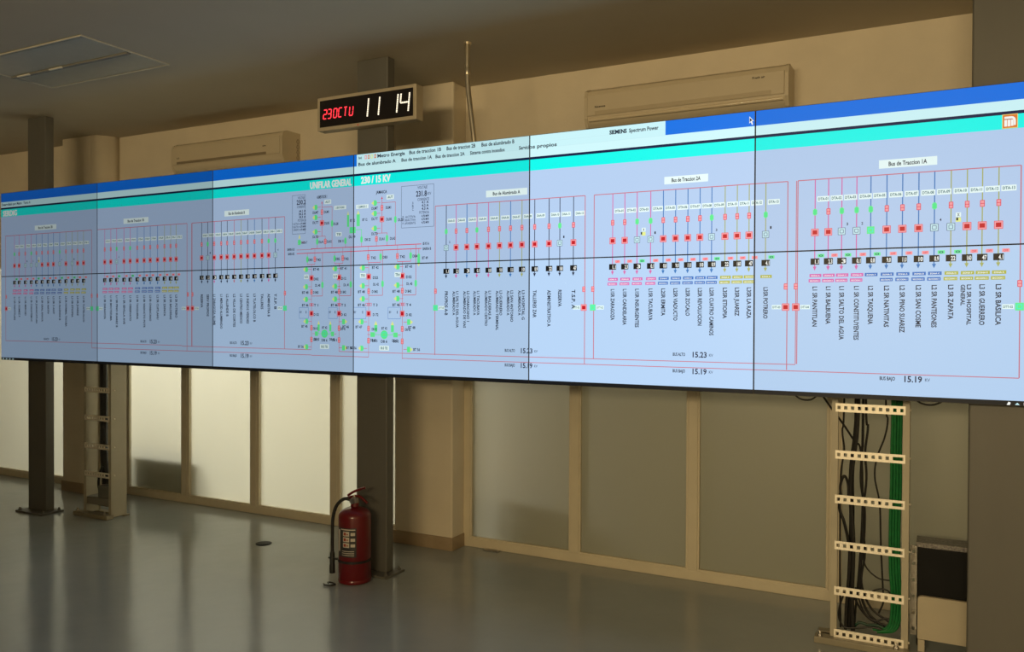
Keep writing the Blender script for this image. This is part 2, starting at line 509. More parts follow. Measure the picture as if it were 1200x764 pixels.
# backdrop bands
rect(-5, 0, 11525, 2125, 'bg', 0)
rect(-5, 308, 11525, 1081, 'bgt', .3)
rect(-5, 0, 11525, 118, 'blue', 1); rect(-5, 118, 11525, 190, 'white', 1); rect(-5, 190, 11525, 212, 'navy', 1)
rect(-5, 212, 11525, 308, 'teal', 1)
rect(-5, 2125, 11525, 2165, 'box', 1)
for k in range(4): rect(30 + k * 60, 2134, 56 + k * 60, 2154, 'hollow', 3)
poly([(11185, 2154), (11198, 2132), (11214, 2138), (11208, 2154)], 'logow', 3); poly([(11245, 2152), (11262, 2136), (11280, 2152)], 'hollow', 3)
rect(11310, 2134, 11336, 2154, 'logow', 3)
rect(5789, 0, 8760, 122, 'menu', 2)
hline(5800, 8750, 68, 'hollow', 3, 3); hline(5800, 8750, 119, 'hollow', 3, 3)
for k, u in enumerate((5868, 5898, 5928, 5962)):
    rect(u, 18, u + 20, 56, ('halo', 'orange', 'yellow', 'orange')[k], 4); rect(u + 6, 26, u + 14, 48, 'menu', 5)
text('Ini', 5806, 26, 5842, 50)
def fit(s, u0, u1, v0, v1): text(s, u0, v0, u1, v1)
a = 1000
fit('Metro Energia', 5995, 6275, 20, 54); fit('Bus de traccion 1B', 6320, 6660, 20, 54); fit('Bus de traccion 2B', 6720, 7040, 20, 54)
fit('Bus de alumbrado B', 7110, 7495, 20, 54)
fit('Bus de alumbrado A', 5806, 6180, 84, 116); fit('Bus de traccion 1A', 6240, 6560, 84, 116); fit('Bus de traccion 2A', 6600, 6920, 84, 116)
fit('Sistema contra incendios', 6980, 7380, 84, 116); fit('Servicios propios', 7550, 7880, 84, 116)
fit('SIEMENS', 8290, 8430, 32, 66); fit('SIEMENS', 8292, 8432, 32, 66); fit('Spectrum Power', 8450, 8700, 34, 66)
text('Desarrollado por: Metro   Turno A', 20, 132, 560, 166, 'dark')
text('SERDIG', 40, 228, 300, 300, 'logow'); text('SERDIG', 46, 228, 306, 300, 'logow')
text('UNIFILAR GENERAL', 5127, 228, 5728, 296, 'logow'); text('230 / 15 KV', 5832, 222, 6125, 290, 'logow')
text('UNIFILAR GENERAL', 5130, 228, 5731, 296, 'logow'); text('230 / 15 KV', 5835, 222, 6128, 290, 'logow')
poly([(9540, 40), (9540, 96), (9554, 84), (9566, 108), (9576, 102), (9566, 80), (9584, 78)], 'logow', 4)
poly([(9544, 52), (9544, 86), (9556, 76), (9572, 74)], 'navy', 5)
# square emblem with the rounded three-stroke M
rect(11132, 210, 11245, 306, 'orange', 3); outline(11134, 213, 11243, 303, 'yellow', 3, 4)
def arch(u0, u1, v0, v1, th, c, layer):
    r = 30
    pts = [(u0, v0), (u1 - r, v0)] + [(u1 - r + r * math.sin(a_), v0 + r - r * math.cos(a_)) for a_ in [math.pi / 8 * k for k in range(1, 5)]] + [(u1, v1)]
    inn = [(u1 - th, v1), (u1 - th, v0 + r)] + [(u1 - r + (r - th) * math.cos(a_), v0 + r - (r - th) * math.sin(a_)) for a_ in [math.pi / 8 * k for k in range(1, 5)]] + [(u0, v0 + th)]
    n_ = len(pts)
    for i in range(min(len(pts), len(inn)) - 1):
        poly([pts[i], pts[i + 1], inn[len(inn) - 2 - i], inn[len(inn) - 1 - i]], c, layer)
arch(11148, 11230, 226, 286, 15, 'logow', 5)
rect(11147, 248, 11167, 292, 'logow', 5); rect(11171, 248, 11191, 292, 'logow', 5); rect(11195, 248, 11213, 290, 'logow', 5)
hline(11150, 11206, 244, 'grey', 3, 6)

L1 = ['PANTITLAN', 'BALBUENA', 'SALTO DEL AGUA', 'CONSTITUYENTES']
section([938 + 9000, 10016, 10095, 10184, 10270, 10369, 10468, 10572, 10675, 10785, 10894, 10999, 11114], (9839, 11273, 1921, 1972),
        (10318, 10690), 'Bus de Traccion 1A', 'ppppbbbbboooo', 'grggg' 'rrrgrrrr', 'rroogrrroorrr'.replace('oo' 'rrr', 'oorrr'),
        ['L1 SR PANTITLAN', 'L1 SR BALBUENA', 'L1 SR SALTO DEL AGUA', 'L1 SR CONSTITUYENTES', 'L2 SR TASQUENA', 'L2 SR NATIVITAS', 'L2 SR PINO SUAREZ',
         'L2 SR SAN COSME', 'L2 SR PANTEONES', 'L3 SR ZAPATA', 'L3 SR HOSPITAL|GENERAL', 'L3 SR GUERRERO', 'L3 SR BASILICA'],
        'DTA-%02d', 'grgrgrrrggrrr', '2222122222222', [(2005, 'BUS BAJO', '15.19', 10520)], warn=10835)
section([8320, 8419, 8522, 8637, 8746, 8854, 8964, 9075, 9184, 9310, 9427, 9544, 9660], (8171, 9782, 1925, 1967),
        (8753, 9148), 'Bus de Traccion 2A', 'ppppbbbbboooo', 'rrggrrrrgrrrg', 'rroorrrrorrro',
        ['L1SR ZARAGOZA', 'L1SR CANDELARIA', 'L1SR INSURGENTES', 'L1SR TACUBAYA', 'L2SR ERMITA', 'L2SR VIADUCTO', 'L2SR ZOCALO', 'L2SR REVOLUCION',
         'L2SR CUATRO CAMINOS', 'L3SR ETIOPIA', 'L3SR JUAREZ', 'L3SR LA RAZA', 'L3SR POTRERO'],
        'DTA-%02d', 'rrgrrrrrgrrrg', '2222222222221', [(1870, 'BUS ALTO', '15.23', 9050), (2002, 'BUS BAJO', '15.19', 9050)], warn=8578)
section([6718, 6827, 6947, 7061, 7194, 7323, 7453, 7590, 7719, 7825, 7906, 8010], (6598, 8100, 1933, 1973),
        (7164, 7653), 'Bus de Alumbrado A', 'dpbppobodddd', 'grrgrrrrrrgr', 'orrrrrrrrror',
        ['PROPIOS A-B', 'L1 SALTO DEL AGUA|ALUMBRADO A', 'L2 CHABACANO 1|ALUMBRADO DE VIAS', 'L1 TACUBAYA|ALUMBRADO A', 'L1 BALDERAS A|ALUMBRADO CENTRO', 'L3 GUERRERO|ALUMBRADO TERMINAL',
         'L2 SAN ANTONIO|ALUMBRADO A', 'L3 HOSPITAL G|ALUMBRADO A', 'TALLERES ZAR', 'ADMINISTRATIVO A', 'RESERVA', 'T.S.P. A'],
        'DAA-%02d', None, None, [(1873, 'BUS ALTO', '15.23', 7622), (2002, 'BUS BAJO', '15.19', 7622)])
section([3644, 3751, 3860, 3947, 4022, 4110, 4198, 4283, 4372, 4471, 4560, 4649], (3474, 4775, 1917, 1912),
        (3987, 4302), 'Bus de Alumbrado B', 'ddpddrodbdpd', 'rgrrrrrrrrgg', 'rorrrrrrrrro',
        ['RESERVA', 'SERV PROPIOS', 'L1 ZARAGOZA ALUMB', 'L1 MERCED ALUMBRADO', 'L2 ALLENDE B', 'L2 VILLA DE CORTES', 'L3 CENTRO MEDICO', 'L3 INDIOS VERDES',
         'L3 TLATELOLCO B', 'TALLERES', 'ADMINISTRA B', 'T.S.P. B'], 'DAB-%02d', None, None, [(1865, 'BUS ALTO', '15.23', 4225), (2001, 'BUS BAJO', '15.19', 4225)])
section([2037, 2131, 2223, 2339, 2438, 2552, 2664, 2764, 2885, 3001, 3104, 3199], (1922, 3386, 1966, 1968),
        (2332, 2734), 'Bus de Traccion 1B', 'pppppbbbbooo', 'rrgrgrrrrrrr', 'rrorrrrrrrrr',
        ['L1 SR ZARAGOZA', 'L1 SR MOCTEZUMA', 'L1 SR PINO SUAREZ B', 'L1 SR SEVILLA AVE', 'L1 SR OBSERVATO', 'L2 SR TAXQUENA', 'L2 SR VIADUCTO POTR', 'L2 SR CHABACANO', 'L2 SR CUITLAHU',
         'L3 SR ZAPATA', 'L3 SR BALDERAS', 'L3 SR POTRERO'],
        'DTB-%02d', 'rrgrgrrrrrrr', '222222222222', [(1874, 'BUS ALTO', '15.23', 2790), (2003, 'BUS BAJO', '15.19', 2790)])
section([255, 342, 460, 574, 674, 785, 902, 1010, 1136, 1263, 1391, 1504, 1629], (89, 1802, 1908, 1968),
        (642, 1070), 'Bus de Traccion 2B', 'ppppbbbbboooo', 'grrgrrrrgrrrr', 'rrooorrrororr',
        ['L1 SR PANTITLAN', 'L1 SR GOMEZ F', 'L1 SR MERCED', 'L1 SR CUAUHTEMOC', 'L1 SR JUANACATLAN', 'L2 SR GRAL ANAYA', 'L2 SR NATIV', 'L2 SR S ANT', 'L2 SR ALLENDE B',
         'L2 SR NORMAL TACUBA', 'L3 SR ETIOPIA', 'L3 SR JUAREZ', 'L3 SR TLATELOLCO'],
        'DTB-%02d', 'grrrgrrrgrgrr', '2222222222222', [(1874, 'BUS ALTO', '15.23', 1010)], warn=722)

# long return lines and tie switches
hline(89, 3300, 1909, 'frame', 6); hline(1802, 5149, 1968, 'frame', 6)
hline(3300, 5149, 1915, 'frame', 6)
hline(5547, 9831, 1925, 'frame', 6); hline(6252, 11273, 1973, 'frame', 6); hline(5149, 5910, 1971, 'frame', 6)
for u in (3467, 4780, 1802, 6598, 8171): pass
vline(1919, 557, 1966, 'frame', 6); vline(3467, 557, 1919, 'frame', 6); vline(9831, 557, 1921, 'frame', 6)
for u, st, side in ((99, 'r', 1), (1802, 'g', -1), (1922, 'g', 1), (3402, 'r', -1), (3481, 'r', 1), (4780, 'g', -1), (6603, 'g', 1), (8093, 'r', -1),
                    (8163, 'g', 1), (9774, 'r', -1), (9831, 'r', 1), (11271, 'g', -1)):
    switch(u, 1342, 'r'); breaker(u, 1496, st)
    SH[0] = Q(u) - u
    u0 = u + side * 66 - 34
    rect(u0, 1480, u0 + 68, 1512, 'tag', 4); text('DTT-0%d' % (u % 7 + 1), u0 + 6, 1488, u0 + 62, 1505, 'teallf')
    SH[0] = None


# central one-line diagram
def lamp(u, v, side=1, yel=True):
    rect(u - 20, v - 26, u + 14, v + 26, 'green', 4); disc(u, v, 24, 'green', 4, 8)
    if yel: poly([(u - side * 16, v - 22), (u - side * 46, v), (u - side * 16, v + 22)], 'yellow', 5)
    hline(min(u, u + side * 62), max(u, u + side * 62), v, 'red', 4, 3)
def stext(s, u, v, w=62, c='ink', h=26): text(s, u - w / 2, v - h / 2, u + w / 2, v + h / 2, c)
def whitetag(u, v, w, s, h=40): rect(u - w / 2, v - h / 2, u + w / 2, v + h / 2, 'tag', 5); text(s, u - w * .36, v - h * .28, u + w * .36, v + h * .28, 'teallf', 7)
def redsw(u, v): rect(u - 13, v - 24, u + 13, v + 24, 'halo', 3); outline(u - 13, v - 24, u + 13, v + 24, 'red', 4, 4); hline(u - 13, u + 13, v, 'red', 4, 4)
def greensw(u, v): rect(u - 14, v - 22, u + 14, v + 22, 'green', 4); rect(u - 8, v - 32, u + 8, v + 32, 'green', 4)
lamp, stext, whitetag, redsw, greensw = [rigid(f_, c_) for f_, c_ in ((lamp, lambda u, *a: u), (stext, lambda s, u, *a: u), (whitetag, lambda u, *a: u),
                                                                  (redsw, lambda u, *a: u), (greensw, lambda u, *a: u))]
# incoming feeders
for (u, ub, ul, us1, us2, title_, tg) in ((5296, 5442, 5210, 5229, 5344, 'ALIMENTADOR 1', 'AUT'), (6041, 6178, 5973, 5986, 6093, 'JAMAICA', 'AUT')):
    vline(u, 430, 779, 'red', 5); hline(u, ub, 490, 'frame', 5); vline(ub, 490, 899, 'frame', 5)
    hline(us1, us2, 779, 'frame', 5); vline(us1, 779, 905, 'frame', 5); vline(us2, 779, 905, 'frame', 5)
    poly([(u - 10, 452), (u + 10, 452), (u, 432)], 'red', 4)
    stext(title_, u - 5 if u > 6000 else u, 385, 130, h=30); whitetag(u + 84, 440, 86, tg, 44)
    for v, s in ((487, 'DLMT'), (588, 'DLTT'), (731, 'DLTD')): lamp(ul, v); stext(s, ul - 4, v + 50, 74)
    redsw(u, 538); breaker(u, 647, 'r'); greensw(ub, 657); stext('DLM1', u + 66, 538); stext('DL05', u + 72, 650); stext('DL28', ub + 56, 662)
    greensw(us1 if u < 6000 else us2, 830); redsw(us2 if u < 6000 else us1, 832); stext('DLA1', us1 + 56, 834); stext('DLA2', us2 + 58, 834)
whitetag(5560, 505, 150, 'L 85 KV NONO', 40); whitetag(5845, 512, 150, 'C JAMAICA 2', 40)
whitetag(5540, 768, 74, 'TIE', 40)
for u in (5678, 5805):
    rect(u - 16, 580, u + 16, 700, 'green', 4); poly([(u - 12, 585), (u, 545), (u + 12, 585)], 'yellow', 5); stext('BT 12', u + 66, 640, 60)
breaker(5739, 734, 'g'); rect(5700, 705, 5780, 765, 'green', 3); stext('DL 09', 5739, 800, 80)
hline(5780, 5838, 734, 'green', 6); vline(5838, 734, 860, 'green', 6); greensw(5838, 830); greensw(5639, 836); stext('DB 22', 5900, 834, 70); stext('DB 11', 5575, 836, 70)
vline(5639, 860, 905, 'frame', 5); vline(5838, 860, 900, 'frame', 5)
lamp(4980, 829, 1, False); poly([(4966, 790), (4980, 745), (4994, 790)], 'yellow', 5); stext('BARRA T', 5050, 832, 76)
# two high-voltage bars
hline(5140, 6450, 900, 'red', 7); hline(4940, 6450, 942, 'red', 7); hline(4940, 5160, 905, 'frame', 5)
stext('BARRA B1', 4862, 897, 96); stext('BARRA B2', 4866, 942, 84); stext('85 KV A', 6500, 897, 70); stext('BARRA B', 6510, 945, 90)
# metering frames
for (u0, u1, kv) in ((4880, 5060, '230.2'), (6240, 6583, '231.8')):
    outline(u0, 350, u1, 742, 'grey', 4, 3)
    if u0 < 5000:
        stext('VOLTAJE', 5003, 377, 90, 'grey'); stext(kv, 5003, 422, 120, 'dark', 48); stext('CORRIENTE', 5003, 468, 110, 'grey')
        c1, c2 = 4930, 5025
    else:
        stext('VOLTAJE', 6460, 372, 110, 'grey'); stext(kv, 6450, 430, 120, 'dark', 52); stext('KV', 6535, 434, 40, 'grey'); stext('CORRIENTE', 6470, 484, 130, 'grey')
        c1, c2 = 6310, 6490
    for k, (v, s) in enumerate(((512, 'A'), (542, 'B'), (572, 'C'))): stext(s, c1 + 50, v, 18, 'grey'); stext('4.%d A' % (k + 1), c2, v, 78, 'dark', 24)
    stext('POTENCIA', c2 - 10, 606, 110, 'grey')
    for v, s in ((640, 'P. ACTIVA'), (670, 'P. REACTIVA'), (700, 'P. APARENTE')): stext(s, c1 - 5 if u0 < 5000 else c1 + 10, v, 90 if u0 < 5000 else 150, 'grey', 22); stext('4.70 MW', c2 + 2, v, 84, 'dark', 22)
# four transformer bays
BAYS = [(5149, 5304, 5078, 'U2', -1), (5547, 5719, 5494, 'U1', 1), (5910, 6049, 5855, 'TR3', -1), (6252, 6392, 6205, 'TR4', 1)]
for k, (u, ub, ul, tg, sd) in enumerate(BAYS):
    g0 = u - 70 if k < 2 else u - 10
    vline(u, 1060, 1907 if k == 0 else (1971 if k == 2 else 1925 if k == 1 else 1980), 'frame', 5)
    vline(ub, 905 if k % 2 else 940, 1375, 'frame', 6); hline(u, ub, 1375, 'frame', 6)
    gu = (5090, 5480, 6029, 6338)[k]; ru = (5195, 5600, 5905, 6200)[k]
    vline(gu, 942, 1060, 'frame', 4); vline(ru, 900, 1060, 'frame', 4); hline(min(gu, ru), max(gu, ru), 1058, 'red', 5)
    greensw(gu, 1005); redsw(ru, 1005); stext('DB%d' % (k + 1), gu + 46, 1010, 54); stext('T42', ru + 52, 1012, 60)
    lamp(ul, 1106); stext('BT 4%d' % k, u + 66, 1106, 78)
    whitetag(ul - 2, 1180, 58 if k < 2 else 72, tg, 46)
    breaker(u, 1193, 'r'); rect(u - 14, 1176, u + 14, 1212, 'core', 5); stext('D%d2' % k, u + 68, 1204, 62); greensw(ub, 1265); stext('DL 4%d' % k, ub - 66, 1268, 66)
    lamp(ul, 1281); stext('BT 48', ul - 16, 1338, 84); redsw(u, 1334); stext('D B42', u + 62, 1338, 70)
    lamp(ul, 1408); stext('BT 46', ul - 16, 1466, 84)
    for q in (-18, 0, 18): outline(u + q - 11, 1450, u + q + 11, 1474, 'red', 4, 5)
    stext('T %d' % (k + 1), u + 66, 1466, 56)
    outline(ul - 100, 1490, ul + 28, 1600, 'bluef', 3, 3); stext('MW', ul - 78, 1536, 26, 'grey'); stext('1', ul - 4, 1536, 10, 'grey')
    breaker(u, 1550, 'r'); rect(u - 14, 1532, u + 14, 1568, 'core', 5); stext('D %d2' % (k + 5), u + 70, 1560, 66)
    lu = u + 70 if sd > 0 else u - 66
    lamp(lu, 1630, -sd * 1 if sd > 0 else 1); stext('BT 4%d' % (k + 5), lu + sd * 30, 1680, 80)
    redsw(u, 1695); stext('DB 42', u + 58, 1700, 62); redsw(u, 1812); stext('DB 5', u - sd * 64, 1812, 62)
    lamp(lu, 1888, -sd * 1 if sd > 0 else 1); stext('BT 56', lu + sd * 82, 1886, 74)
for uc in (5336, 6067):
    for s in (-1, 1):
        rect(uc + s * 84 - 15, 1660, uc + s * 84 + 15, 1725, 'green', 4); poly([(uc + s * 84 - 16, 1660), (uc + s * 84, 1620), (uc + s * 84 + 16, 1660)], 'yellow', 5)
        rect(uc + s * 116 - 22, 1730, uc + s * 116 + 22, 1776, 'green', 4); hline(uc + s * 140 - 30, uc + s * 140 + 30, 1753, 'red', 4, 3)
        stext('DB 42', uc + s * 110, 1806, 66)
    vline(uc - 84, 1720, 1755, 'green', 5); vline(uc + 84, 1720, 1755, 'green', 5); hline(uc - 120, uc + 120, 1753, 'green', 5)
    disc(uc, 1752, 42, 'green', 4, 12); outline(uc - 20, 1732, uc + 20, 1772, 'teal', 3, 5)
    stext('BT 42', uc + 2, 1690, 66); stext('DB 6', uc, 1816, 74); whitetag(uc, 1880, 112, 'BUS TIE', 46)
vline(6423, 945, 1005, 'frame', 5); greensw(6423, 1020); rect(6409, 1030, 6437, 1075, 'green', 4); poly([(6409, 1080), (6437, 1080), (6423, 1110)], 'yellow', 5); stext('BT 49', 6490, 1030, 64)


def clip(pts, u0, u1, v0, v1):
    for ax, lim, sg in ((0, u0, 1), (0, u1, -1), (1, v0, 1), (1, v1, -1)):
        if not pts: return pts
        o_ = []
        for i, p in enumerate(pts):
            q = pts[(i + 1) % len(pts)]
            a_, b_ = (p[ax] - lim) * sg, (q[ax] - lim) * sg
            if a_ >= 0: o_.append(p)
            if (a_ >= 0) != (b_ >= 0):
                t_ = a_ / (a_ - b_); o_.append((p[0] + (q[0] - p[0]) * t_, p[1] + (q[1] - p[1]) * t_))
        pts = o_
    return pts


EM = {}
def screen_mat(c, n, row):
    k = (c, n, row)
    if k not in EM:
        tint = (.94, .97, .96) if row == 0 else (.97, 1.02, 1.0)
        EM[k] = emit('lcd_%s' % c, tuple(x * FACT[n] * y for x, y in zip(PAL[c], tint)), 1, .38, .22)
    return EM[k]


PLAB = [['top row, first from the left, teal band reading SERDIG',
         'bottom row, first from the left, taskbar icons in its corner'],
        ['top row, second from the left, plain teal band',
         'bottom row, second from the left, beneath the plain teal one'],
        ['top row, third from the left, reading UNIFILAR GENERAL',
         'bottom row, third from the left, under UNIFILAR GENERAL'],
        ['top row, fourth from the left, reading 230 / 15 KV',
         'bottom row, fourth from the left, in front of the extinguisher post'],
        ['top row, fifth from the left, white menu ending at a mouse arrow',
         'bottom row, fifth from the left, 15.23 above 15.19'],
        ['top row, rightmost, orange square emblem',
         'bottom row, rightmost, above the cable-filled ladder']]
SHAPES.sort(key=lambda s: s[0])
for n in range(6):
    for row in range(2):
        x0 = VX + n * PW; z1 = VTOP - row * PH; z0 = z1 - PH
        t = empty('display_panel', (x0 + PW / 2, VY + .05, z0))
        g = .0006
        bm = B(x0 + g, x0 + PW - g, VY, VY + .03, z0 + g, z1 - g, bev=.0008)
        build('bezel', bm, BLACK, t)
        build('rear_housing', B(x0 + .04, x0 + PW - .04, VY + .03, VY + .085, z0 + .04, z1 - .04, bev=.006), BLACK, t)
        ins = 3.4 / 1210 * 1920
        ex0 = 0 if n else 0
        U0, U1 = n * 1920 + ins, (n + 1) * 1920 - ins
        V0, V1 = row * 1080 + ins * .9, (row + 1) * 1080 - ins * .9
        verts, faces, mi, mats = [], [], [], []
        for (ly, c, pts) in SHAPES:
            us = [p[0] for p in pts]; vs = [p[1] for p in pts]
            if max(us) < U0 or min(us) > U1 or max(vs) < V0 or min(vs) > V1: continue
            q = clip(pts, U0, U1, V0, V1)
            if len(q) < 3: continue
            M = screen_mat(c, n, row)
            if M not in mats: mats.append(M)
            y = VY - .0012 - ly * .00022
            i0 = len(verts)
            verts += [(VX + u / 1920 * PW - t.location.x, y - t.location.y, VTOP - v / 1080 * PH - t.location.z) for u, v in q]
            # orient towards the viewer (-Y)
            ar = sum(q[i][0] * q[(i + 1) % len(q)][1] - q[(i + 1) % len(q)][0] * q[i][1] for i in range(len(q)))
            idx = list(range(i0, i0 + len(q)))
            faces.append(idx[::-1] if ar > 0 else idx); mi.append(mats.index(M))
        me = bpy.data.meshes.new('screen'); me.from_pydata(verts, [], faces); me.update()
        me.polygons.foreach_set('material_index', mi)
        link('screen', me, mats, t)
        tag(t, 'display, ' + PLAB[n][row], 'display', 'display panels of the video wall')

# steel rails that carry the panels
t = empty('mounting_frame', ((VX + VX + 6 * PW) / 2, VY + .1, 1.2))
for z in (1.32, 1.80, 2.05, 2.52): build('rail', B(VX + .05, VX + 6 * PW - .05, VY + .086, VY + .109, z - .02, z + .02, bev=.002), DKBOX, t)
tag(t, 'dark horizontal rails hidden behind the displays, bolted to the steel posts', 'frame')

# ------------------------------------------------------------------ digital clock
t = empty('digital_clock', (-3.15, 4.125, 2.80))
cx0, cx1, cz0, cz1, cy = -3.530, -2.772, 2.793, 3.005, 4.088
build('clock_case', B(cx0, cx1, cy, 4.162, cz0, cz1, bev=.004), CLKF, t)
face = build('clock_face', B(cx0 + .022, cx1 - .022, cy - .002, cy + .01, cz0 + .022, cz1 - .022), SMOKE, t)
LEDR = emit('red_led', (1, .035, .05), 2.2); LEDW = emit('white_led', (1, .86, .62), 1.7)


def segdot(bm, xa, za, xb, zb, th, dots=0):
    d = Vector((xb - xa, 0, zb - za)); L = d.length; d.normalize(); p = Vector((-d.z, 0, d.x)) * th / 2
    y = cy - .0032
    if dots:
        for i in range(dots):
            c = Vector((xa, y, za)) + d * (L * (i + .5) / dots)
            e = L / dots * .36
            vs = [bm.verts.new(c + a_ * d * e + b_ * p) for a_, b_ in ((-1, -1), (1, -1), (1, 1), (-1, 1))]
            bm.faces.new(vs)
    else:
        A, Bv = Vector((xa, y, za)) + d * th * .3, Vector((xb, y, zb)) - d * th * .3
        bm.faces.new([bm.verts.new(v) for v in (A - p, Bv - p, Bv + p, A + p)])


def digit(ch, x, z, w_, h, th, mat_, dots=0):
    S = {'0': 'abcdef', '1': 'bc', '2': 'abged', '3': 'abgcd', '4': 'fgbc', 'O': 'abcdef', 'C': 'afed', 'T': 'aT', 'U': 'fedcb'}[ch]
    sl = h * .10
    P = lambda i, j: (x + i * w_ + j * sl, z + j * h)
    segs = {'a': (P(0, 1), P(1, 1)), 'b': (P(1, .5), P(1, 1)), 'c': (P(1, 0), P(1, .5)), 'd': (P(0, 0), P(1, 0)), 'e': (P(0, 0), P(0, .5)),
            'f': (P(0, .5), P(0, 1)), 'g': (P(0, .5), P(1, .5)), 'T': (P(.5, 0), P(.5, 1))}
    bm = bmesh.new()
    for s in S:
        (xa, za), (xb, zb) = segs[s]
        segdot(bm, xa, za, xb, zb, th, dots)
    build('led_digit', bm, mat_, face)


face_loc = face
for ch, x in (('2', .05), ('3', .086), ('O', .132), ('C', .172), ('T', .212), ('U', .258)):
    digit(ch, cx0 + x, cz0 + .074, .026, .056, .0065, LEDR)
for ch, x in (('1', .368 - .045), ('1', .452 - .045), ('1', .588 - .045)):
    digit(ch, cx0 + x + .03, cz0 + .052, .045, .112, .010, LEDW, 6)
digit('4', cx0 + .640, cz0 + .052, .062, .112, .010, LEDW, 6)
bm = bmesh.new(); lathe(bm, 0, 0, [(.004, 0), (.004, .003)], 12)
bm.transform(Matrix.Translation((-3.205, cy, cz0 + .010)) @ Matrix.Rotation(math.pi / 2, 4, 'X'))
build('indicator', bm, emit('dim_red', (.5, .01, .01), 1), t)
tag(t, 'long digital wall clock with red date and white time digits on the centre post', 'clock')

# ------------------------------------------------------------------ air conditioners
def aircon(x0, x1, z0, z1, label, variant):
    yb, yf = BY, BY - .2
    t = empty('air_conditioner', ((x0 + x1) / 2, BY - .1, z0))
    prof = [(yb, z0 + .03), (yb, z1), (yf + .05, z1), (yf + .012, z1 - .02), (yf, z1 - .06), (yf, z0 + .075), (yf + .03, z0 + .025), (yf + .09, z0)]
    bm = bmesh.new()
    a_ = [bm.verts.new((x0 + .004, y, z)) for y, z in prof]; b_ = [bm.verts.new((x1 - .004, y, z)) for y, z in prof]
    for i in range(len(prof)): bm.faces.new((a_[i], a_[(i + 1) % len(prof)], b_[(i + 1) % len(prof)], b_[i]))
    bm.faces.new(a_[::-1]); bm.faces.new(b_)
    bmesh.ops.bevel(bm, geom=[e for e in bm.edges], offset=.004, segments=2, affect='EDGES')
    build('case', bm, ACW, t, True)
    for xs in (x0, x1 - .02):
        bm = bmesh.new()
        pr = [(yb, z0 + .025), (yb, z1 + .002), (yf + .048, z1 + .002), (yf + .008, z1 - .018), (yf - .004, z1 - .06), (yf - .004, z0 + .074), (yf + .026, z0 + .022), (yf + .09, z0 - .003)]
        a_ = [bm.verts.new((xs, y, z)) for y, z in pr]; b_ = [bm.verts.new((xs + .02, y, z)) for y, z in pr]
        for i in range(len(pr)): bm.faces.new((a_[i], a_[(i + 1) % len(pr)], b_[(i + 1) % len(pr)], b_[i]))
        bm.faces.new(a_[::-1]); bm.faces.new(b_)
        build('end_cap', bm, ACW, t)
    build('front_panel', B(x0 + .022, x1 - .022, yf - .009, yf - .0005, z0 + .085, z1 - .045, bev=.003), ACW, t)
    L = x1 - x0
    if variant:
        build('display_strip', B(x0 + .06 * L, x1 - .06 * L - .02, yf - .011, yf - .009, z0 + .088, z0 + .112, bev=.0009), mat('strip_brown', (.50, .42, .29), .4, noise=.03), t)
        bm = tube(bmesh.new(), [(x0 + .03, yf + .006, z0 + .062), (x1 - .03, yf + .006, z0 + .062)], .011, 20, False)
        build('louver', bm, mat('glossy_louver', (.72, .62, .45), .12, coat=.6, noise=.02), t, True)
    else:
        build('display_strip', B(x0 + .06 * L, x1 - .13 * L, yf - .012, yf - .009, z0 + .088, z0 + .108, bev=.0009), ACD, t)
    for (xa, za, s, w_) in ((x0 + .06 * L, z0 + .132, 'hisense' if variant else 'LG', .07 if variant else .03), (x1 - .16 * L, z0 + .185 if variant else z0 + .150, 'Fresh air' if variant else 'aire', .07 if variant else .035)):
        bm = bmesh.new()
        for tri in text_tris(s): bm.faces.new([bm.verts.new((xa + p[0] * w_, yf - .0098, za + p[1] * .013)) for p in tri])
        build('lettering', bm, INK, t)
    if not variant:
        # refrigerant connection marks moulded on the side
        bm = bmesh.new()
        for k in range(4):
            zc = z0 + .075 + k * .042
            tube(bm, [(x1 + .0015, BY - .045, zc), (x1 + .0015, BY - .03, zc + .02), (x1 + .0015, BY - .018, zc), (x1 + .0015, BY - .03, zc - .016), (x1 + .0015, BY - .045, zc)], .0018, 5)
        build('side_vent', bm, ACD, t)
    tag(t, label, 'air conditioner', 'wall air conditioners above the video wall')


aircon(-5.69, -4.47, 2.780, 3.046, 'beige air conditioner left of the digital clock, dark slot along its front', 0)
aircon(-1.975, -.748, 2.783, 3.044, 'beige air conditioner right of the metal conduit, glossy lower louver', 1)

# ------------------------------------------------------------------ conduit
t = empty('metal_conduit', (-2.47, 4.18, 2.2))
bm = tube(bmesh.new(), [(-2.472, 4.18, CZ), (-2.472, 4.18, 3.06), (-2.466, 4.18, 2.95), (-2.448, 4.18, 2.82), (-2.424, 4.18, 2.64), (-2.40, 4.19, 2.3), (-2.40, 4.19, 1.9)], .0155, 14)
build('pipe', bm, GALV, t, True)
build('coupling', lathe(bmesh.new(), -2.472, 4.18, [(.0175, 3.04), (.0190, 3.045), (.0190, 3.075), (.0175, 3.08)], 16), GALV, t, True)
build('ceiling_flange', lathe(bmesh.new(), -2.472, 4.18, [(.021, CZ - .012), (.025, CZ)], 16), GALV, t, True)
tag(t, 'thin shiny metal conduit dropping from the ceiling behind the video wall', 'conduit')

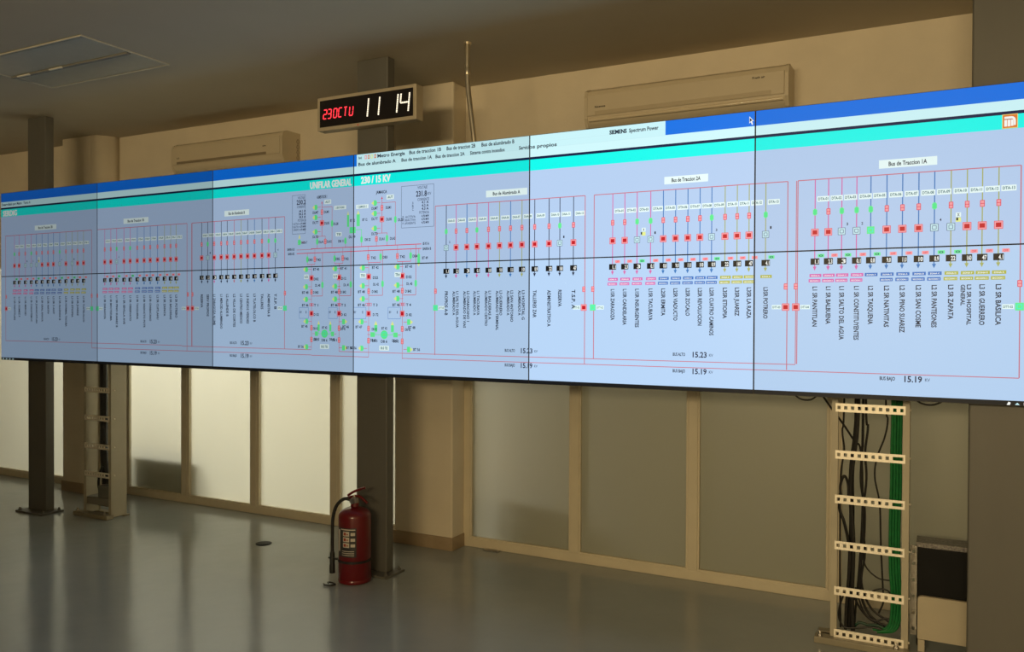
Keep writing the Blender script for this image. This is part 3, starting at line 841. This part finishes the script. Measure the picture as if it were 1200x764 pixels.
# ------------------------------------------------------------------ recessed ceiling light (off)
t = empty('ceiling_light', (-4.98, 3.37, CZ))
fx0, fx1, fy0, fy1 = -5.59, -4.39, 3.055, 3.675
bm = bmesh.new()
for (a_, b_, c_, d_) in ((fx0, fx1, fy0, fy0 + .012), (fx0, fx1, fy1 - .012, fy1), (fx0, fx0 + .012, fy0 + .012, fy1 - .012), (fx1 - .012, fx1, fy0 + .012, fy1 - .012)):
    box(bm, a_, b_, c_, d_, CZ - .009, CZ, bev=.002)
build('frame', bm, mat('trim_grey', (.50, .48, .41), .5, noise=.03), t)
ym = 3.385
for (y0, y1) in ((fy0 + .02, ym - .016), (ym + .016, fy1 - .02)):
    l_ = build('lens', B(fx0 + .022, fx1 - .022, y0, y1, CZ - .006, CZ - .001, bev=.001), TROF, t)
build('divider', B(fx0 + .018, fx1 - .018, ym - .014, ym + .014, CZ - .016, CZ, bev=.002), mat('divider_grey', (.22, .21, .18), .5, noise=.1), t)
for x in (-5.5, -5.16):
    build('clip', B(x, x + .13, ym - .02, ym - .006, CZ - .02, CZ - .010, bev=.001), TRIM, t)
tag(t, 'unlit two-lens recessed ceiling light at the upper left', 'ceiling light')

# ------------------------------------------------------------------ fire extinguisher
ex, ey = -3.142, 3.985
t = empty('fire_extinguisher', (ex, ey, 0))
r = .098
prof = [(r - .012, 0), (r - .004, .004), (r, .012), (r, .40)]
prof += [(r * math.cos(a_), .40 + .055 * math.sin(a_)) for a_ in [math.pi / 2 * k / 8 for k in range(1, 8)]] + [(.026, .458), (.024, .478)]
bm = lathe(bmesh.new(), ex, ey, prof, 48)
build('cylinder', bm, RED, t, True)
build('foot_ring', lathe(bmesh.new(), ex, ey, [(r + .001, .006), (r + .0025, .01), (r + .0025, .022), (r + .001, .026)], 48), RED, t, True)
build('strap', lathe(bmesh.new(), ex, ey, [(r + .0005, .128), (r + .0035, .129), (r + .0035, .143), (r + .0005, .144)], 48), BLACK, t, True)
bm = lathe(bmesh.new(), ex, ey, [(.020, .474), (.022, .48), (.022, .505), (.016, .512), (.012, .525)], 20)
valve = build('valve', bm, CHROME, t, True)
bm = bmesh.new()
bm2 = tube(bm, [(ex - .055, ey - .01, .500), (ex - .01, ey - .005, .515), (ex + .035, ey, .520), (ex + .095, ey, .485)], .0085, 8)
build('carry_handle', bm, RED, t, True)
bm = tube(bmesh.new(), [(ex - .045, ey - .01, .520), (ex - .005, ey - .005, .545), (ex + .05, ey, .568), (ex + .075, ey, .575)], .008, 8)
build('squeeze_lever', bm, RED, t, True)
bm = lathe(bmesh.new(), 0, 0, [(.017, 0), (.017, .012)], 18)
bm.transform(Matrix.Translation((ex + .002, ey - .022, .493)) @ Matrix.Rotation(math.pi / 2, 4, 'X'))
build('pressure_gauge', bm, CHROME, t, True)
vd = Vector((-.45, -.9, 0)).normalized()
hose = tube(bmesh.new(), [(ex - .015, ey - .01, .495), (ex - .06, ey - .03, .500), (ex - .105, ey - .045, .455), (ex - .126, ey - .052, .38), (ex - .130, ey - .052, .28), (ex - .130, ey - .052, .17)], .0105, 10)
build('hose', hose, CABLE, t, True)
build('nozzle', lathe(bmesh.new(), ex - .130, ey - .052, [(.012, .175), (.015, .165), (.015, .10), (.017, .09), (.017, .045)], 14), BLACK, t, True)
bm = B(ex - .155, ey * 0 + ex - .085, ey - .062, ey - .040, .131, .141, bev=.002)
build('hose_clip', bm, BLACK, t)
# wrapped instruction label on the camera-left side
def wrap(bm, a0, a1, z0, z1, rr, seg=10, mi=0):
    for i in range(seg):
        p, q = a0 + (a1 - a0) * i / seg, a0 + (a1 - a0) * (i + 1) / seg
        f = bm.faces.new([bm.verts.new((ex + rr * math.cos(x), ey + rr * math.sin(x), z)) for x, z in ((p, z0), (q, z0), (q, z1), (p, z1))]); f.material_index = mi
A0, A1 = math.radians(236), math.radians(314)
bm = bmesh.new(); wrap(bm, A0, A1, .170, .345, r + .0008)
lab = build('instruction_label', bm, LABB, t)
bm = bmesh.new()
w_ = A1 - A0
wrap(bm, A0 + .01, A0 + w_ * .16, .20, .33, r + .0014)
for k in range(3): wrap(bm, A0 + w_ * .36, A0 + w_ * .68, .228 + k * .034, .256 + k * .034, r + .0014, 4)
for k in range(3): wrap(bm, A0 + w_ * .74, A0 + w_ * .94, .232 + k * .034, .250 + k * .034, r + .0014, 3)
wrap(bm, A0 + w_ * .22, A0 + w_ * .95, .332, .338, r + .0014)
for k in range(3): wrap(bm, A0 + w_ * .3, A0 + w_ * .9, .18 + k * .012, .184 + k * .012, r + .0014)
build('label_print', bm, LABW, lab)
bm = bmesh.new()
for k in range(3):
    wrap(bm, A0 + w_ * .40, A0 + w_ * .52, .233 + k * .034, .250 + k * .034, r + .0019, 2)
    wrap(bm, A0 + w_ * .56, A0 + w_ * .62, .236 + k * .034, .244 + k * .034, r + .0019, 2)
build('label_pictogram', bm, mat('pictogram_red', (.35, .06, .04), .5, noise=.1), lab)
tag(t, 'red fire extinguisher with black hose standing at the foot of the centre post', 'fire extinguisher')

# ------------------------------------------------------------------ cable ladders
def perforated(bm, x0, x1, y0, y1, z0, z1, n=10, slot=None):
    """strip with a row of real square holes"""
    L = x1 - x0; p = L / n; hw = p * .24; zc = (z0 + z1) / 2; hh = (z1 - z0) * .20
    box(bm, x0, x1, y0, y1, zc + hh, z1); box(bm, x0, x1, y0, y1, z0, zc - hh)
    xs = [x0 + p * (i + .5) for i in range(n)]
    prev = x0
    for i, x in enumerate(xs):
        if slot and i == n - 2: e1 = x - hw
        elif slot and i == n - 1: prev_ = None
        e0, e1 = x - hw, x + hw
        if slot and i == n - 1: prev = e1; continue
        box(bm, prev, e0, y0, y1, zc - hh, zc + hh)
        prev = e1
    box(bm, prev, x1, y0, y1, zc - hh, zc + hh)


def ladder(x0, x1, y0, y1, zs, label, top=2.45):
    t = empty('cable_ladder', ((x0 + x1) / 2, y0 + .06, 0))
    rw = .026
    for s, xs in ((0, x0), (1, x1 - .03)):
        bm = bmesh.new()
        box(bm, xs, xs + .03, y0, y0 + .006, .012, top)
        if s == 0: box(bm, xs, xs + .004, y0 + .006, y1, .012, top); box(bm, xs, xs + .02, y1, y1 + .005, .012, top)
        else: box(bm, xs + .026, xs + .03, y0 + .006, y1, .012, top); box(bm, xs + .01, xs + .03, y1, y1 + .005, .012, top)
        build('side_rail', bm, RACK, t)
    for k, z in enumerate(zs):
        bm = bmesh.new(); perforated(bm, x0 + .018, x1 - .018, y0 - .006, y0 - .001, z - .021, z + .021, 10, slot=(0 < k < 4))
        build('rung', bm, RUNG, t)
        for x in (x1 + .001,):
            b2 = lathe(bmesh.new(), 0, 0, [(.006, 0), (.005, .006)], 8); b2.transform(Matrix.Translation((x - .001, y0 + .03, z)) @ Matrix.Rotation(math.pi / 2, 4, 'Y'))
            build('screw', b2, RUNG, t)
    bm = B(x0 - .07, x1 + .005, y0 - .045, y0 + .02, 0, .032, bev=.003)
    box(bm, x0 - .07, x1 + .005, y1 - .02, y1 + .03, 0, .012, bev=.002)
    build('base_bar', bm, mat('base_bar_paint', (.27, .24, .17), .45, noise=.08), t)
    for x in (x0 - .045, x1 - .05):
        build('anchor_bolt', lathe(bmesh.new(), x, y0 - .022, [(.012, .032), (.012, .042), (.006, .044), (.006, .058)], 6), CHROME, t)
    tag(t, label, 'cable ladder', 'perforated cable ladders under the video wall')
    return t


ladder(-6.125, -5.790, 4.285, 4.42, [1.018, .792, .566, .341], 'narrow cable ladder at the left, wide beige side plate, mostly empty')
ladder(-.462, -.113, 4.345, 4.47, [1.172, .939, .718, .489, .263, .05], 'perforated cable ladder at the right, filled with black and green cables')

# left ladder: one dark trunk cable and small junction unit
t = empty('junction_box', (-5.92, 4.35, .13))
build('enclosure', B(-5.985, -5.83, 4.31, 4.40, .15, .245, bev=.006), mat('junction_grey', (.16, .16, .14), .5, noise=.1), t)
build('shelf_bracket', B(-6.12, -5.82, 4.295, 4.41, .132, .15, bev=.002), mat('shelf_grey', (.22, .21, .18), .45, noise=.08), t)
build('front_lip', B(-6.12, -5.82, 4.291, 4.295, .095, .15, bev=.001), mat('shelf_lip', (.20, .19, .16), .45, noise=.08), t)
bm = B(-6.02, -5.9, 4.33, 4.39, .075, .131, bev=.01)
build('connector_block', bm, BLACK, t)
tag(t, 'small grey junction box on a shelf at the foot of the left cable ladder', 'junction box')
def cable(pts, r_, label, m_=CABLE, grp='black cables in the right cable ladder', name='power_cable', cat='cable', seg=8):
    bm = tube(bmesh.new(), pts, r_, seg)
    o = build(name, bm, m_, None, True)
    tag(o, label, cat, grp)
    return o
cable([(-6.005, 4.378, 2.3), (-6.005, 4.378, 1.5), (-6.005, 4.378, .9), (-6.003, 4.378, .5), (-5.99, 4.375, .40), (-5.965, 4.365, .34), (-5.955, 4.36, .252)], .030, 'thick black trunk cable hanging inside the left cable ladder', grp='dark cables in the left cable ladder')
cable([(-5.885, 4.36, 2.2), (-5.885, 4.37, .9), (-5.885, 4.36, .6), (-5.875, 4.35, .52), (-5.895, 4.36, .42), (-5.90, 4.36, .252)], .011, 'thin black cable right of the trunk cable in the left ladder', grp='dark cables in the left cable ladder')
cable([(-5.95, 4.325, .40), (-5.985, 4.325, .33), (-6.005, 4.33, .25), (-5.995, 4.34, .157)], .009, 'short black lead curving down onto the junction box', grp='dark cables in the left cable ladder')

# right ladder cables.  x from -.43 (left rail) to -.14 (right rail)
RC = [
    ([(-.52, 4.30, 1.26), (-.47, 4.36, 1.17), (-.42, 4.41, 1.09), (-.365, 4.43, 1.00), (-.335, 4.44, .95), (-.325, 4.44, .7), (-.335, 4.44, .4), (-.36, 4.44, .06)], .0052, 'black cable crossing diagonally from outside the left rail'),
    ([(-.405, 4.40, 2.2), (-.41, 4.40, 1.2), (-.418, 4.40, 1.05), (-.408, 4.40, .95), (-.423, 4.40, .82), (-.425, 4.41, .4), (-.42, 4.41, .06)], .0045, 'thin black cable hugging the left rail all the way down'),
    ([(-.352, 4.42, 2.2), (-.352, 4.42, 1.25), (-.356, 4.42, 1.05), (-.375, 4.42, .85), (-.372, 4.42, .6), (-.38, 4.42, .3), (-.385, 4.42, .06)], .0125, 'thickest black cable, second from the left rail'),
    ([(-.342, 4.39, 2.2), (-.345, 4.39, 1.2), (-.36, 4.39, .95), (-.378, 4.39, .78), (-.362, 4.39, .5), (-.366, 4.39, .25), (-.36, 4.39, .06)], .010, 'black cable twisted in front of the thickest one'),
    ([(-.325, 4.43, 2.2), (-.325, 4.43, 1.1), (-.328, 4.43, .96), (-.332, 4.43, .8), (-.315, 4.43, .66), (-.318, 4.43, .5), (-.335, 4.42, .3), (-.30, 4.42, .16), (-.22, 4.42, .09)], .0065, 'black cable bending right above the bottom rung'),
    ([(-.312, 4.40, 2.2), (-.31, 4.40, 1.2), (-.30, 4.40, 1.08), (-.312, 4.40, .95), (-.305, 4.40, .82), (-.322, 4.40, .62), (-.31, 4.41, .45), (-.325, 4.41, .3), (-.28, 4.41, .18), (-.19, 4.41, .12)], .0055, 'black cable bowing out below the top rung then trailing right'),
    ([(-.222, 4.41, 2.2), (-.222, 4.41, 1.25), (-.212, 4.41, 1.12), (-.225, 4.41, 1.03), (-.258, 4.41, .93), (-.268, 4.41, .83), (-.245, 4.41, .70), (-.238, 4.41, .5), (-.228, 4.41, .3), (-.225, 4.41, .22), (-.245, 4.41, .16)], .0042, 'thin black cable wandering alone in the open middle'),
    ([(-.418, 4.37, .70), (-.422, 4.37, .78), (-.405, 4.37, .83), (-.388, 4.38, .79), (-.385, 4.38, .70)], .0065, 'short black loop near the left rail at the third rung'),
    ([(-.423, 4.38, .74), (-.425, 4.38, .66), (-.405, 4.38, .60), (-.385, 4.39, .50), (-.378, 4.39, .40), (-.39, 4.39, .2), (-.395, 4.39, .06)], .0075, 'black cable swinging in from the left rail under the third rung'),
    ([(-.322, 4.42, .50), (-.318, 4.42, .42), (-.30, 4.42, .37), (-.25, 4.42, .33), (-.19, 4.42, .325)], .0038, 'thin black lead running level to the green cables'),
    ([(-.30, 4.40, .245), (-.26, 4.40, .275), (-.22, 4.40, .285), (-.195, 4.40, .27), (-.185, 4.40, .24)], .0042, 'black arc just above the fifth rung'),
    ([(-.38, 4.43, .30), (-.36, 4.43, .22), (-.32, 4.43, .15), (-.27, 4.43, .11), (-.20, 4.43, .10), (-.16, 4.43, .105)], .006, 'black cable sweeping right along the bottom of the ladder'),
    ([(-.40, 4.38, .25), (-.42, 4.38, .18), (-.425, 4.38, .12), (-.40, 4.38, .075), (-.34, 4.38, .08), (-.27, 4.38, .095), (-.20, 4.38, .085)], .005, 'black cable curling low at the left then running right'),
    ([(-.35, 4.38, .28), (-.325, 4.38, .20), (-.30, 4.38, .15), (-.255, 4.38, .13), (-.21, 4.38, .15), (-.17, 4.38, .14)], .0045, 'black cable dipping above the bottom rung towards the right rail'),
    ([(-.385, 4.45, .26), (-.37, 4.45, .14), (-.355, 4.45, .06)], .006, 'short black stub behind the thick cables at the base'),
]
for p_, r_, lb in RC: cable(p_, r_, lb)
BCG = mat('dark_green_cable', (.004, .045, .02), .5, noise=.2, nscale=40)
GL = ['leftmost green cable of the thick green run', 'second green cable from the left, front row', 'third green cable from the left, front row', 'rightmost green cable in front, beside the right rail',
      'green cable at the back left of the run', 'green cable at the back centre of the run', 'green cable at the back right of the run']
for k in range(7):
    row = k >= 4; xo = -.190 + (k % 4) * .0132 + (.005 if row else 0); yo = 4.380 + (.0145 if row else 0)
    j = lambda s: random.uniform(-s, s)
    cable([(xo, yo, 2.2), (xo + j(.001), yo, 1.2), (xo - .002, yo, 1.0), (xo + j(.001) - .002, yo, .8), (xo - .006, yo, .6), (xo - .004, yo, .4), (xo + .004, yo, .28),
           (xo + .003, yo, .17), (xo - .012 - k * .003, yo - .005, .10), (xo - .06 - k * .006, yo - .008 + k * .003, .078)], .0066, GL[k] + ' in the right ladder', GREEN,
          'green network cables in the right cable ladder', 'network_cable')
cable([(-.36, 4.405, .075), (-.33, 4.405, .10), (-.29, 4.405, .095), (-.25, 4.405, .10), (-.20, 4.40, .085)], .007, 'dark green cable lying along the bottom of the right ladder', BCG, 'green network cables in the right cable ladder', 'network_cable')
# loops dangling just below the video wall's lower edge
cable([(-.62, 4.115, 1.26), (-.58, 4.11, 1.228), (-.53, 4.11, 1.226), (-.49, 4.115, 1.26)], .004, 'small black loop under the screens left of the right ladder', grp='loops of cable hanging under the displays')
cable([(-.10, 4.12, 1.26), (-.06, 4.11, 1.232), (-.01, 4.11, 1.229), (.05, 4.115, 1.26)], .004, 'small black loop under the screens right of the right ladder', grp='loops of cable hanging under the displays')

# ------------------------------------------------------------------ equipment case and beige panel beside the right post
t = empty('equipment_case', (.14, 4.6, 0))
build('case_body', B(-.078, .38, 4.47, 4.60, .06, .495, bev=.005), DKBOX, t)
bm = B(-.082, .384, 4.466, 4.604, .495, .520, bev=.002)
for i in range(22):
    box(bm, -.075 + i * .021, -.064 + i * .021, 4.463, 4.467, .500, .515)
build('vented_lid', bm, PERF, t)
for x in (-.06, .34):
    for y in (4.495, 4.575): build('caster', lathe(bmesh.new(), x, y, [(.014, 0), (.02, .01), (.02, .04), (.012, .06)], 12), BLACK, t, True)
bm = bmesh.new()
xr0, xr1, yr = -.108, -.080, 4.475
zs = [.09, .17, .25, .33, .41, .47]
prev = .06
for z in zs:
    box(bm, xr0, xr1, yr, yr + .004, prev, z - .008); box(bm, xr0, xr0 + .008, yr, yr + .004, z - .008, z + .008); box(bm, xr1 - .008, xr1, yr, yr + .004, z - .008, z + .008); prev = z + .008
box(bm, xr0, xr1, yr, yr + .004, prev, .50)
build('mounting_rail', bm, mat('rail_grey', (.30, .28, .24), .4, metal=.4, noise=.05), t)
tag(t, 'black equipment case with a vented lid standing behind the right post', 'equipment case')
t = empty('beige_panel', (.06, 4.44, 0))
bm = bmesh.new()
pts = [(-.074, .058), (-.074, .255), (-.068, .264), (-.055, .268), (.30, .268), (.30, .058)]
f0 = [bm.verts.new((x, 4.43, z)) for x, z in pts]; f1 = [bm.verts.new((x, 4.452, z)) for x, z in pts]
bm.faces.new(f0); bm.faces.new(f1[::-1])
for i in range(len(pts)): bm.faces.new((f0[i], f0[(i + 1) % len(pts)], f1[(i + 1) % len(pts)], f1[i]))
bmesh.ops.bevel(bm, geom=list(bm.edges), offset=.002, segments=2, affect='EDGES')
build('panel', bm, BOXB, t)
for x in (-.072, .24): build('foot_block', B(x, x + .03, 4.425, 4.46, 0, .057, bev=.002), BOXB, t)
tag(t, 'beige sheet panel leaning low in front of the black equipment case', 'panel')

# ------------------------------------------------------------------ unseen partition added behind the viewpoint to shade the lower left
t = empty('shade_partition', (-4.6, -1.0, 0))
for k in range(4):
    xa = -7.95 + k * 1.5
    build('panel', B(xa + .02, xa + 1.48, -1.03, -.97, .10, 2.2, bev=.006), mat('partition_fabric', (.30, .27, .22), .9, noise=.08, nscale=60), t)
for k in range(5):
    xa = -7.95 + k * 1.5
    build('upright', B(xa - .02, xa + .02, -1.04, -.96, 0, 2.22, bev=.004), FRAME, t)
tag(t, 'tall fabric partition added out of view behind the viewpoint to shade the lower left', 'partition')

# ------------------------------------------------------------------ bits on the floor
bm = tube(bmesh.new(), [(-3.26, 3.84, .007), (-3.235, 3.82, .008), (-3.205, 3.83, .007), (-3.19, 3.86, .007), (-3.22, 3.875, .007), (-3.245, 3.86, .012), (-3.225, 3.84, .014)], .005, 6)
o = build('wire_scrap', bm, BLACK, None, True); tag(o, 'tangled scrap of black wire on the floor beside the extinguisher', 'wire')
bm = bmesh.new(); lathe(bm, -4.225, 4.335, [(.055, 0), (.056, .004), (.045, .006)], 20)
o = build('floor_socket', bm, DKBOX); tag(o, 'small round dark cap on the floor before the third bright window', 'floor cap')
bm = B(-2.775, -2.655, 4.925, 4.962, 0, .006, bev=.001); box(bm, -2.75, -2.68, 4.932, 4.955, .006, .009)
o = build('drain_plate', bm, CHROME); tag(o, 'tiny metal plate on the floor under the first pane right of the pier', 'plate')
